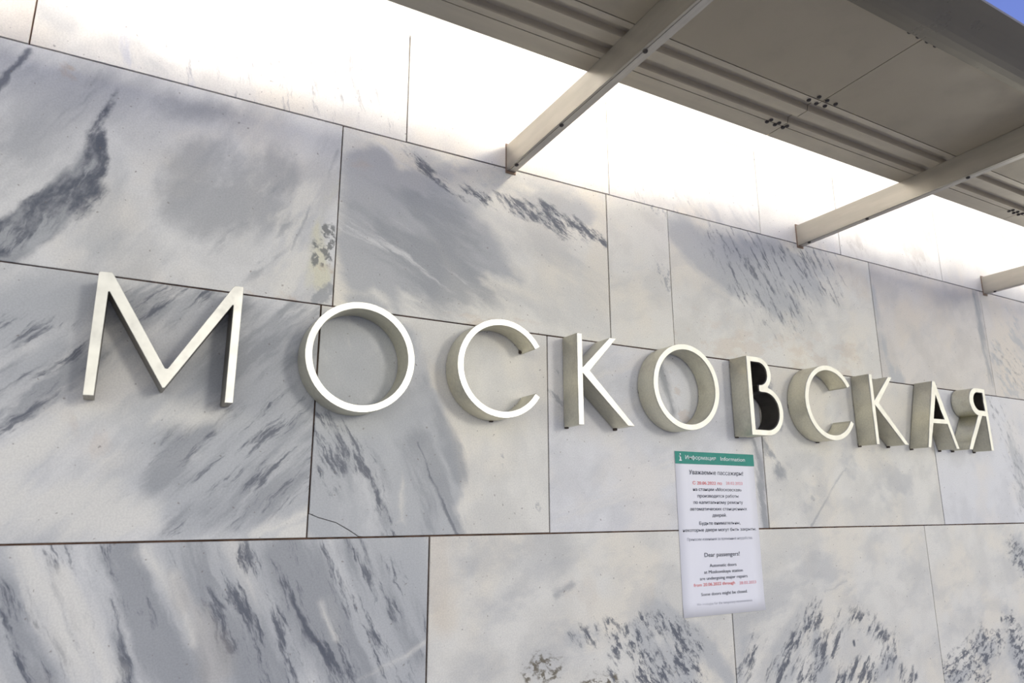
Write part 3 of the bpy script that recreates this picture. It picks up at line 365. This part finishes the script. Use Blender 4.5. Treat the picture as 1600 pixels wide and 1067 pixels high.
 (3, 2.4067, 3.5868, -0.6881, -0.0564, 'cream', [('grey', 0.28, 0.211, 10.8, 2, 0.46, 0.68, 0.0, []), ('bluegrey', 0.75, 0.358, 9.6, 2, 0.3, 0.52, 0.0353, [(0.0507, 0.1505, 0.0311, 0.26, 0.2288, 0.0335), (0.4373, 0.2765, 0.0356, 0.4749, 0.1259, 0.0469), (0.5678, 0.5569, 0.0319, 0.5908, 0.4877, 0.0255)]), ('deep', 0.9, 0.358, 55.1, 2, 0.46, 0.57, 0.0257, [(0.0205, 0.1728, 0.0206, 0.2657, 0.2486, 0.0253), (0.1686, 0.1772, 0.0216, 0.344, 0.2421, 0.0172), (0.4405, 0.2869, 0.0297, 0.4814, 0.1461, 0.0354), (0.5387, 0.5348, 0.0252, 0.5908, 0.4877, 0.0255), (0.2324, 0.1311, 0.0164, 0.0826, 0.1336, 0.0157)]), ('deep', 0.95, 0.377, 5.0, 1, -1, -0.5, 0.0044, [(0.3834, 0.306, 0.0053, 0.3816, 0.2998, 0.0053)])], None),
]

def slab_outline(x0, x1, z0, z1, gap):
    """outline of one slab with slightly ragged edges, local to (x0, z0)"""
    g = gap / 2
    a, b, c, d = g, x1 - x0 - g, g, z1 - z0 - g
    pts = []
    def side(p, q, n):
        for i in range(n):
            t = i / n
            pts.append((p[0] + (q[0] - p[0]) * t + random.uniform(-.00035, .00035), p[1] + (q[1] - p[1]) * t + random.uniform(-.00035, .00035)))
    side((a, c), (b, c), 5); side((b, c), (b, d), 3); side((b, d), (a, d), 5); side((a, d), (a, c), 3)
    return pts

def slab_mesh(pts, proud):
    n = len(pts)
    cx = sum(p[0] for p in pts) / n; cz = sum(p[1] for p in pts) / n
    v = []
    for p in pts:
        dx, dz = cx - p[0], cz - p[1]
        L = math.hypot(dx, dz)
        v.append((p[0] + dx / L * .0009, -proud, p[1] + dz / L * .0009))
    v += [(p[0], -proud + .0007, p[1]) for p in pts]
    v += [(p[0], .018, p[1]) for p in pts]
    f = [tuple(range(n))]
    for k in (0, 1):
        f += [(k * n + i, k * n + (i + 1) % n, (k + 1) * n + (i + 1) % n, (k + 1) * n + i) for i in range(n)]
    return mesh('marble_slab', v, f)

XL, XR = -0.62 * S, 2.45 * S
wall = link('wall_back', box(XL, XR, .0045, .30, 0.0, EYE + 1.35 * S), M_GROUT)
wall['kind'] = 'structure'

for si, (row, x0, x1, z0, z1, base, layers, extra) in enumerate(SLABS):
    mat = marble(si + 1, base, layers)
    pts = slab_outline(x0, x1, z0, z1, .0030 if row < 2 else .0036)
    pieces = [pts]
    if extra == 'crack':
        # the lower left corner of this slab has broken off along a curved crack
        ck = [(0.2411, -.0059), (0.2549, -.0111), (0.2801, -.0182), (0.2996, -.0290), (0.3128, -.0372)]
        loc = [(cxx * S - x0, czz * S - z0) for cxx, czz in ck]
        loc[0] = (.0018, loc[0][1]); loc[-1] = (loc[-1][0], .0018)
        h = .0005
        corner = [(.0018, .0018)] + [(a - h, b - h) for a, b in reversed(loc)]
        keep = [p for p in pts if not (p[0] < loc[-1][0] and p[1] < loc[0][1])]
        # rotate so that the ring starts after the crack's lower end
        keep.sort(key=lambda p: 0)
        start = next(i for i, p in enumerate(keep) if p[1] < .01 and p[0] > loc[-1][0])
        keep = keep[start:] + keep[:start]
        main = [(a + h, b + h) for a, b in reversed(loc)]
        ring = keep + main[::-1]
        pieces = [ring, corner]
    for pc in pieces:
        o = link('marble_slab', slab_mesh(pc, random.uniform(0, .0009)), mat)
        o.parent = wall
        o.location = (x0, 0, EYE + z0)

# white plastered wall above the marble
pl = link('wall_upper', box(XL, XR, -.0025, .0045, EYE + .7835 * S, EYE + 1.35 * S), M_PLASTER)
pl['kind'] = 'structure'

floor = link('floor', box(-14, 16, -22, 0.30, -.12, 0.0), M_PAVE)
floor['kind'] = 'structure'

# ------------------------------------------------------------------ steel letters
def arc(cx, cz, r, a0, a1, n=24, rz=None):
    rz = rz or r
    return [(cx + r * math.cos(math.radians(a0 + (a1 - a0) * i / n)), cz + rz * math.sin(math.radians(a0 + (a1 - a0) * i / n))) for i in range(n + 1)]

def ring_letter(cx, cz, R, r, a0=None, a1=None):
    if a0 is None:
        return [arc(cx, cz, R, 0, 360 - 6, 59), arc(cx, cz, r, 0, 360 - 6, 59)]
    return [arc(cx, cz, R, a0, a1, 52) + arc(cx, cz, r, a1, a0, 52)]

def shape_K(dx):
    return [[(x + dx, z) for x, z in [(.659, .1340), (.659, .2882), (.6692, .2882), (.6692, .2302), (.7276, .2875), (.7413, .2875), (.6835, .2258), (.7749, .1372), (.7605, .1372), (.6692, .2205), (.6692, .1340)]]]

SHAPE_M = [[(-.0385, .1298), (-.0272, .1300), (-.0268, .2570), (-.0255, .2575), (.0436, .1447), (.0462, .1450), (.1150, .2600), (.1163, .2600), (.1162, .1315), (.1262, .1318), (.1268, .2856), (.1255, .2868), (.1160, .2864), (.1145, .2852), (.0472, .1690), (.0442, .1690), (-.0228, .2785), (-.0255, .2818), (-.0375, .2812), (-.0395, .2795)]]
SHAPE_B = [[(1.0578, .1362), (1.0578, .2905), (1.0895, .2905)] + arc(1.0895, .2575, .0330, 84, -48, 18) + arc(1.1017, .1842, .0475, 77, -84, 24) + [(1.1017, .1367)],
           [(1.0682, .1470), (1.0682, .2803), (1.0895, .2803)] + arc(1.0895, .2575, .0228, 84, -84, 16) + [(1.0882, .2347), (1.0868, .2335), (1.0866, .2230), (1.0885, .2218)] + arc(1.1017, .1842, .0372, 96, -84, 22) + [(1.1017, .1470)]]
SHAPE_A = [[(1.6233, .1350), (1.6738, .2926), (1.6842, .2926), (1.7480, .1356), (1.7365, .1356), (1.7130, .1930), (1.6562, .1922), (1.6340, .1350)],
           [(1.6597, .2025), (1.7035, .2033), (1.6803, .2605)]]
SHAPE_YA = [[(1.8970, .1372), (1.8955, .2905), (1.8600, .2905)] + arc(1.8565, .2560, .0345, 92, 268, 22) + [(1.8500, .2216), (1.7887, .1366), (1.8036, .1366), (1.8680, .2214), (1.8852, .2214), (1.8866, .1372)],
            [(1.8852, .2347), (1.8847, .2803), (1.8640, .2803)] + arc(1.8620, .2575, .0228, 94, 266, 16) + [(1.8640, .2347)]]

DEPTH, STAND = .047, .0032
def extruded(loops, y_front, y_back, bev):
    """solid of the outline between two distances from the wall (design units), edges slightly eased"""
    cu = bpy.data.curves.new('outline', 'CURVE')
    cu.dimensions = '2D'
    cu.fill_mode = 'BOTH'
    for lp in loops:
        sp = cu.splines.new('POLY')
        sp.points.add(len(lp) - 1)
        for i, (x, z) in enumerate(lp):
            sp.points[i].co = (x * S, EYE + z * S, 0, 1)
        sp.use_cyclic_u = True
    half = abs(y_front - y_back) * S / 2
    cu.bevel_depth = bev
    cu.offset = -bev
    cu.bevel_resolution = 0
    cu.extrude = max(half - bev, 1e-5)
    ob = bpy.data.objects.new('outline', cu)
    COL.objects.link(ob)
    dg = bpy.context.evaluated_depsgraph_get()
    me = bpy.data.meshes.new_from_object(ob.evaluated_get(dg))
    bpy.data.objects.remove(ob); bpy.data.curves.remove(cu)
    mid = (y_front + y_back) / 2 * S
    for v in me.vertices:
        x, y, z = v.co
        v.co = (x, mid - z, y)
    me.materials.clear()
    return me

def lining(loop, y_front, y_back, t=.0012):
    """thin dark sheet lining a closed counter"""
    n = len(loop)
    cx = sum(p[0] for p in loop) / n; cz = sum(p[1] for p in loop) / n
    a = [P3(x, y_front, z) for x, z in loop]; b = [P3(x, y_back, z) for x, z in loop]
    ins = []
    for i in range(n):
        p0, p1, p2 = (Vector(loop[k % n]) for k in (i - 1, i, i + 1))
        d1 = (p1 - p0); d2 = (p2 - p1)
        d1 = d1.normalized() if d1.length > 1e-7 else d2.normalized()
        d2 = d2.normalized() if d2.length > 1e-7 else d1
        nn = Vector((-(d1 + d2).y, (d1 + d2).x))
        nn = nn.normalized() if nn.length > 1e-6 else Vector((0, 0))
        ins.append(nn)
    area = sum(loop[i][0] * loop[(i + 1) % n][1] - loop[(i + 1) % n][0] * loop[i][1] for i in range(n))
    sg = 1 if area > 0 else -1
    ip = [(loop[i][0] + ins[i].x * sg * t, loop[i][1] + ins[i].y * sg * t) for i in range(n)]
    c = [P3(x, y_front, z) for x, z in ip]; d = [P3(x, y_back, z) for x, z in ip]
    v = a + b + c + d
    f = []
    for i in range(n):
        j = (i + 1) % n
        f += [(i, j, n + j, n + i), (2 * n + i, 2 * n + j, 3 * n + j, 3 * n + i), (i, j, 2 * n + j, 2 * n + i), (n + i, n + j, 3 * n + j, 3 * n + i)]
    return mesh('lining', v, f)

LETTERS = [
 ('letter_m', SHAPE_M, 'wide steel letter М with a scuffed left stem, first of the sign', [(-.033, .20), (.121, .20), (.0445, .155)], None),
 ('letter_o', ring_letter(.2912, .2097, .0792, .0693), 'large round steel letter О between the letter М and a letter С', [(.217, .21), (.365, .21)], None),
 ('letter_s', ring_letter(.5182, .2147, .0785, .0686, 31.5, 328), 'steel letter С between a round О and a letter К, wholly clear of its neighbours', [(.4445, .21), (.575, .258), (.52, .1405)], None),
 ('letter_k', shape_K(0), 'steel letter К standing between a letter С and the second round О', [(.664, .28), (.664, .1375), (.766, .1395)], None),
 ('letter_o', ring_letter(.9001, .2162, .0792, .0690), 'round steel letter О above the left part of the paper notice, before the В', [(.826, .21), (.974, .21)], None),
 ('letter_v', SHAPE_B, 'steel letter В with two dark rounded openings, above the paper notice', [(1.063, .28), (1.063, .14)], 1),
 ('letter_s', ring_letter(1.2976, .2150, .0788, .0684, 31, 329), 'steel letter С close between the letter В and a letter К', [(1.224, .21), (1.30, .1405)], None),
 ('letter_k', shape_K(.7762), 'steel letter К crowded between a letter С and the letter А', [(1.440, .1375), (1.542, .1395)], None),
 ('letter_a', SHAPE_A, 'steel letter А with a dark triangular opening, next to last of the sign', [(1.630, .138), (1.742, .138), (1.70, .193)], 1),
 ('letter_ya', SHAPE_YA, 'steel letter Я, last and smallest looking letter of the sign', [(1.797, .139), (1.891, .140)], 1),
]
for name, loops, label, pins, hole in LETTERS:
    xs = [p[0] for p in loops[0]]; zs = [p[1] for p in loops[0]]
    root = empty(name, P3(sum(xs) / len(xs), 0, min(zs)), label, 'letter', 'steel letters of the station name')
    f = link('front_face', extruded(loops, -DEPTH, -DEPTH + .0024, .0005), M_FACE_SCUFFED if name == 'letter_m' else M_FACE, root)
    f['label'] = 'bright brushed steel front face'
    link('side_band', extruded(loops, -DEPTH + .0024, -STAND, .0), M_SIDE_DARK if name == 'letter_m' else M_SIDE, root)
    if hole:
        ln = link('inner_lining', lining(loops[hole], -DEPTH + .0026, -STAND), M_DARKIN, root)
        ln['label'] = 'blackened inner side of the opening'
    for (px_, pz_) in pins:
        link('mounting_pin', box(px_ * S - .004, px_ * S + .004, -STAND * S - .004, .001, EYE + pz_ * S - .009, EYE + pz_ * S + .003, .0008), M_PIN, root)

# ------------------------------------------------------------------ paper notice
TEXT = [
 ('i', 0.0142, 0.0223, 0.3989, 0.0212, 'serif'),
 ('Информация', 0.0362, 0.1484, 0.4039, 0.0109, 'white'),
 ('Information', 0.1666, 0.2617, 0.4035, 0.0113, 'white'),
 ('Уважаемые пассажиры!', 0.0479, 0.251, 0.3637, 0.012, 'ink'),
 ('С 20.06.2022 по', 0.0587, 0.1661, 0.3369, 0.0086, 'red'),
 ('28.02.2023', 0.1816, 0.2457, 0.338, 0.0082, 'pink'),
 ('на станции «Московская»', 0.0586, 0.2403, 0.3199, 0.0088, 'ink'),
 ('производятся работы', 0.0735, 0.2268, 0.3025, 0.0088, 'ink'),
 ('по капитальному ремонту', 0.0575, 0.2418, 0.2855, 0.0087, 'ink'),
 ('автоматических станционных', 0.0436, 0.2555, 0.2679, 0.0087, 'ink'),
 ('дверей.', 0.1233, 0.1755, 0.2511, 0.0088, 'ink'),
 ('Будьте внимательны,', 0.074, 0.2261, 0.2303, 0.0087, 'ink'),
 ('некоторые двери могут быть закрыты.', 0.0137, 0.286, 0.213, 0.0085, 'ink'),
 ('Приносим извинения за временные неудобства.', 0.027, 0.2698, 0.1899, 0.0076, 'grey'),
 ('Dear passengers!', 0.085, 0.2148, 0.1473, 0.0115, 'ink'),
 ('Automatic doors', 0.1011, 0.1998, 0.1211, 0.0085, 'ink'),
 ('at Moskovskaya station', 0.0797, 0.222, 0.105, 0.0084, 'ink'),
 ('are undergoing major repairs', 0.0631, 0.2386, 0.0893, 0.0083, 'ink'),
 ('from 20.06.2022 through', 0.0407, 0.1891, 0.0741, 0.0082, 'red'),
 ('28.02.2023', 0.206, 0.2699, 0.0722, 0.0077, 'pink'),
 ('Some doors might be closed.', 0.0645, 0.2342, 0.0499, 0.0082, 'ink'),
 ('We apologize for the temporary inconvenience.', 0.0475, 0.2513, 0.0265, 0.0066, 'grey'),
]

PX0, PX1, PZ0, PZ1 = .9022 * S, 1.1056 * S, -.1867 * S, .1032 * S
M_PAPER = plain('notice_paper', (0.86, 0.865, 0.915), 0.45, 0.012, 8.0, 0.3)
M_GREEN = plain('green_print', (0.035, 0.285, 0.225), 0.5, 0.05, 60.0, 0.3)
INK = {'ink': plain('dark_print', (0.045, 0.05, 0.075), 0.6, 0.05), 'red': plain('red_print', (0.78, 0.13, 0.11), 0.6, 0.05),
       'pink': plain('faded_red_print', (0.82, 0.33, 0.36), 0.6, 0.05), 'grey': plain('grey_print', (0.36, 0.37, 0.42), 0.6, 0.05),
       'white': plain('white_print', (0.85, 0.87, 0.88), 0.6, 0.02)}
INK['serif'] = INK['white']
notice = empty('paper_notice', (PX0, 0, EYE + PZ0), 'white paper notice with green header, in Russian and English, under the letters О and В', 'notice')
T0 = -.0012
# paper sheet with a very slight curl at the lower corners
nx, nz = 8, 12
pv, pf = [], []
PW, PH = PX1 - PX0, PZ1 - PZ0
def curl(u, v):
    return -(max(0, .12 - v) ** 2) * .12 - .0004 * math.sin(u * 7 + v * 4)
for side in (0, 1):
    for j in range(nz + 1):
        for i in range(nx + 1):
            u, v = i / nx, j / nz
            pv.append((u * PW, T0 + curl(u, v) - .0002 + side * .0004, v * PH))
K = (nx + 1) * (nz + 1)
for side in (0, 1):
    for j in range(nz):
        for i in range(nx):
            a = side * K + j * (nx + 1) + i
            pf.append((a, a + 1, a + nx + 2, a + nx + 1))
border = [i for i in range(nx + 1)] + [(j + 1) * (nx + 1) - 1 for j in range(1, nz + 1)] + [nz * (nx + 1) + i for i in range(nx - 1, -1, -1)] + [j * (nx + 1) for j in range(nz - 1, 0, -1)]
for i in range(len(border)):
    a, b = border[i], border[(i + 1) % len(border)]
    pf.append((a, b, b + K, a + K))
sheet = link('paper_sheet', mesh('paper_sheet', pv, pf, True), M_PAPER)
sheet.parent = notice
hb = .0425 * S * .53
hdr = link('header_band', box(0.0, PW, T0 - .0016, T0 - .0008, PH - hb, PH), M_GREEN)
hdr.parent = notice
hdr['label'] = 'green header band'
def text_mesh(t, size):
    cu = bpy.data.curves.new('line', 'FONT')
    cu.body = t
    cu.size = size
    cu.resolution_u = 3
    cu.extrude = 0.00005
    ob = bpy.data.objects.new('line', cu)
    COL.objects.link(ob)
    dg = bpy.context.evaluated_depsgraph_get()
    me = bpy.data.meshes.new_from_object(ob.evaluated_get(dg))
    bpy.data.objects.remove(ob); bpy.data.curves.remove(cu)
    me.materials.clear()
    return me
def word_with_ef(t, size):
    """set a word around its letter ф, which is drawn as a wide bowl crossed by a tall stem"""
    a, b = t.split('ф')
    bm = bmesh.new()
    x = 0.0
    for piece, wide in ((a, 1.0), ('о', 1.32), (b, 1.0)):
        me = text_mesh(piece, size)
        lo = min(v.co.x for v in me.vertices); hi = max(v.co.x for v in me.vertices)
        for v in me.vertices:
            v.co.x = x + (v.co.x - lo) * wide
        w = (hi - lo) * wide
        bm.from_mesh(me)
        if piece == 'о':
            c, h = x + w / 2, size * .045
            for z in (.0001, -.0001):
                q = [bm.verts.new((c + sx_ * h, yy_ * size, z)) for sx_, yy_ in ((-1, -.20), (1, -.20), (1, .74), (-1, .74))]
                bm.faces.new(q)
        x += w + size * .085
    out = bpy.data.meshes.new('line')
    bm.to_mesh(out); bm.free()
    return out

for (t, xa, xb, zb, cap, col) in TEXT:
    if t == 'i':
        # information mark: a slab-serif i
        k = cap
        cxm = (xa + xb) / 2; wv = k * .30
        vv, ff = [], []
        def rect(x0, x1, z0, z1):
            b = len(vv)
            vv.extend([(x0, 0, z0), (x1, 0, z0), (x1, 0, z1), (x0, 0, z1)]); ff.append((b, b + 1, b + 2, b + 3))
        rect(cxm - wv * .75, cxm + wv * .75, zb, zb + k * .13)
        rect(cxm - wv * .30, cxm + wv * .36, zb + k * .13, zb + k * .62)
        rect(cxm - wv * .70, cxm + wv * .36, zb + k * .53, zb + k * .64)
        b0 = len(vv)
        for i in range(10):
            a = 2 * math.pi * i / 10
            vv.append((cxm + k * .105 * math.cos(a), 0, zb + k * .86 + k * .105 * math.sin(a)))
        ff.append(tuple(range(b0, b0 + 10)))
        me = mesh('information_mark', vv, ff)
        o = link('information_mark', me, INK[col])
        o.parent = hdr; o.location = (0, T0 - .0018, 0)
        continue
    size = cap / .73
    me = text_mesh(t, size) if 'ф' not in t else word_with_ef(t, size)
    x_lo = min(v.co.x for v in me.vertices); x_hi = max(v.co.x for v in me.vertices)
    sx = (xb - xa) / (x_hi - x_lo)
    for v in me.vertices:
        x, y, z = v.co
        v.co = (xa + (x - x_lo) * sx, -z, zb + y)
    o = link('text_line', me, INK[col])
    white = col == 'white'
    o.parent = hdr if white else notice
    o.location = (0, T0 - .0018 if white else T0 - .0010, 0)
    me.materials[0] = INK[col]

# ------------------------------------------------------------------ canopy
def zc(y):      # underside of the canopy, rising gently away from the wall (design units)
    return .6285 + .045 * (abs(y) - .249)
def yz(y, dz=0.0):
    return (y * S, EYE + (zc(y) + dz) * S)

BEAMS = [-.2055, .5485, 1.3016, 2.0607]
canopy = empty('canopy', P3(.928, -.40, zc(-.40)), 'steel canopy of plain sheets and ribbed strips hung above the sign', 'canopy')
JX = [-.578, .175, .928, 1.681, 2.434]
for i in range(len(JX) - 1):
    a, b = JX[i] * S + .0012, JX[i + 1] * S - .0012
    # plain soffit sheet
    link('soffit_sheet', prism_x([yz(-.3615), yz(-.531), yz(-.531, .004), yz(-.3615, .004)], a, b), M_SOFFIT, canopy)
    # ribbed strip with two grooves
    pr = [(-.2825, 0), (-.2928, 0), (-.2950, .0095), (-.3112, .0095), (-.3130, 0), (-.3319, 0), (-.3341, .0095), (-.3482, .0095), (-.3501, 0), (-.3598, 0)]
    prof = [yz(y, d) for y, d in pr] + [yz(y, d + .003) for y, d in reversed(pr)]
    link('ribbed_strip', prism_x(prof, a, b), M_RIB, canopy)
    # edge angle towards the wall; its unseen upstand is raised to cut lamp light
    ea = [(-.2490, 0), (-.2810, 0), (-.2810, .003), (-.2520, .003), (-.2520, .036), (-.2490, .036)]
    link('edge_strip', prism_x([yz(y, d) for y, d in ea], a, b), M_RIB, canopy)
    # curved outer fascia
    fa = []
    for k in range(9):
        t = k / 8
        fa.append((-.5275 - .0725 * t, -.0045 + .016 * t * t))
    prof = [yz(y, d) for y, d in fa] + [yz(y, d + .004) for y, d in reversed(fa)]
    me = prism_x(prof, a - .0012, b + .0012)
    link('fascia', me, M_FASCIA, canopy)
# roof deck over the sheets
link('roof_deck', prism_x([yz(-.2535, .0130), yz(-.595, .0118), yz(-.595, .0132), yz(-.2535, .0148)], JX[0] * S, JX[-1] * S), M_SOFFIT, canopy)
head = None
for jx in JX[1:4]:
    dx = jx - .928
    for (x, y) in [(.8935, -.2795), (.9125, -.2795), (.932, -.2795), (.8955, -.2862), (.9150, -.2862), (.9345, -.2862)]:
        c = P3(x + dx, y, zc(y)); link('bolt', dome(c, (0, 0, -1), .0052, .004), M_SCREW, canopy)
    for (x, y) in [(.905, -.3535), (.924, -.3525), (.9425, -.3545), (.9130, -.3665), (.9330, -.3660), (.9535, -.3660)]:
        c = P3(x + dx, y, zc(y)); link('bolt', dome(c, (0, 0, -1), .0052, .004), M_SCREW, canopy)
    for x in (.8960, .9160, .9375, .9570):
        c = P3(x + dx, -.5265, zc(-.5265)); link('bolt', dome(c, (0, 0, -1), .0050, .005), M_SCREW, canopy)

BL = {0: 'steel canopy beam beyond the left edge of the photograph', 1: 'long steel beam casting a shadow on marble, nearest of the canopy beams', 2: 'middle steel canopy beam, meeting the wall above the second letter С', 3: 'short looking steel beam at the right edge, farthest of the canopy beams'}
for i, bx in enumerate(BEAMS):
    if i == 0: continue
    root = empty('canopy_beam', P3(bx + .007, 0, .579), BL[i], 'beam', 'steel beams under the canopy')
    W = .0175
    yb0, yb1 = -.0015, -.600
    def zb(y): return .5790 + .024 * abs(y)
    def zt(y): return zc(y) - .0006 if abs(y) > .249 else .6268 + .006 * abs(y)
    ys = [yb0, -.249, -.45, yb1]
    v, f = [], []
    for y in ys:
        for x in (bx, bx + W):
            v += [P3(x, y, zb(y) + .0022), P3(x, y, zt(y))]
    # per station: 0 = left low, 1 = left top, 2 = right low, 3 = right top
    for k in range(len(ys) - 1):
        a, b = k * 4, (k + 1) * 4
        f += [(a, a + 1, b + 1, b), (a + 2, b + 2, b + 3, a + 3), (a + 1, a + 3, b + 3, b + 1), (a, b, b + 2, a + 2)]
    e_ = (len(ys) - 1) * 4
    f += [(0, 2, 3, 1), (e_, e_ + 1, e_ + 3, e_ + 2)]
    link('beam_body', mesh('beam_body', v, f), M_BEAM, root)
    # underside: thin lip on the left, then a groove, then the cover plate
    def bar(xa, xb, d0, d1, nm, mat):
        vv = []
        for y in (yb0, yb1):
            vv += [P3(xa, y, zb(y) + d0), P3(xb, y, zb(y) + d0), P3(xb, y, zb(y) + d1), P3(xa, y, zb(y) + d1)]
        ff = [(0, 1, 2, 3), (4, 5, 6, 7)] + [(q, (q + 1) % 4, 4 + (q + 1) % 4, 4 + q) for q in range(4)]
        return link(nm, mesh(nm, vv, ff), mat, root)
    bar(bx, bx + .0040, 0, .0026, 'lip', M_BEAM)
    bar(bx + .0050, bx + W, 0, .0026, 'cover_plate', M_COVER)
    for y in (-.028, -.170, -.372, -.52):
        link('screw', dome(P3(bx + .0058, y, zb(y)), (0, 0, -1), .0052, .0045), M_SCREW, root)
    pv_ = box((bx - .0014) * S, (bx + W + .0014) * S, -.0035, -.0005, EYE + .5745 * S, EYE + .6310 * S, .0006)
    ep = link('end_plate', pv_, metal('rusted_plate', (0.24, 0.17, 0.125), 0.6, 0.4, (60, 60, 60), 0.5, (0.22, 0.12, 0.08)), root)
    ep['label'] = 'rust-edged wall plate'

# ------------------------------------------------------------------ strip lamps lying on the canopy, washing the top of the wall
def strip_lamp(xa, xb, y, z, label, power=1.0):
    root = empty('strip_lamp', P3((xa + xb) / 2, y, z), label, 'lamp', 'strip lamps on top of the canopy')
    x0, x1 = xa * S, xb * S
    h0, h1 = EYE + (z - .036) * S, EYE + (z + .036) * S
    yy = y * S
    # open-fronted box with an opal diffuser set into its mouth
    pr = [(yy, h0 - .006), (yy, h0), (yy - .052, h0), (yy - .052, h1), (yy, h1), (yy, h1 + .006), (yy - .058, h1 + .006), (yy - .058, h0 - .006)]
    link('housing', prism_x(pr, x0 - .012, x1 + .012), M_HOUSE, root)
    link('diffuser', box(x0, x1, yy - .020, yy - .004, h0 + .001, h1 - .001), plain('lit_opal_diffuser', (0.9, 0.9, 0.9), 0.3, 0.0, 5.0, 0.3, (1.0, 0.93, 0.83), 16.0 * power), root)
LZ = .6955
strip_lamp(-.20, .16, -.40, LZ, 'strip lamp on the canopy, above the letter М', 1.5)
strip_lamp(.585, .86, -.40, LZ, 'strip lamp on the canopy, right of the nearest beam', 2.0)
strip_lamp(1.36, 1.72, -.40, LZ, 'strip lamp on the canopy, right of the middle beam', 1.1)
strip_lamp(2.10, 2.42, -.40, LZ, 'strip lamp on the canopy, right of the farthest beam')

# compact floodlight on a bracket at the canopy edge, next to the nearest beam
fl = empty('floodlight', P3(.672, -.305, .668), 'compact floodlight on the canopy edge beside the nearest beam', 'lamp')
fx, fy, fz = .672 * S, -.305 * S, EYE + .7055 * S
link('bracket', box(fx - .010, fx + .010, fy - .030, fy - .010, EYE + .6455 * S, fz - .028, .001), M_HOUSE, fl)
pr = [(fy + .004, fz - .030), (fy + .004, fz - .026), (fy - .034, fz - .026), (fy - .034, fz + .026), (fy + .004, fz + .026), (fy + .004, fz + .030), (fy - .040, fz + .030), (fy - .040, fz - .030)]
link('housing', prism_x(pr, fx - .030, fx + .030), M_HOUSE, fl)
link('lens', box(fx - .024, fx + .024, fy - .014, fy - .004, fz - .022, fz + .022), plain('lit_flood_lens', (0.9, 0.9, 0.9), 0.3, 0.0, 5.0, 0.3, (1.0, 0.88, 0.70), 150.0), fl)
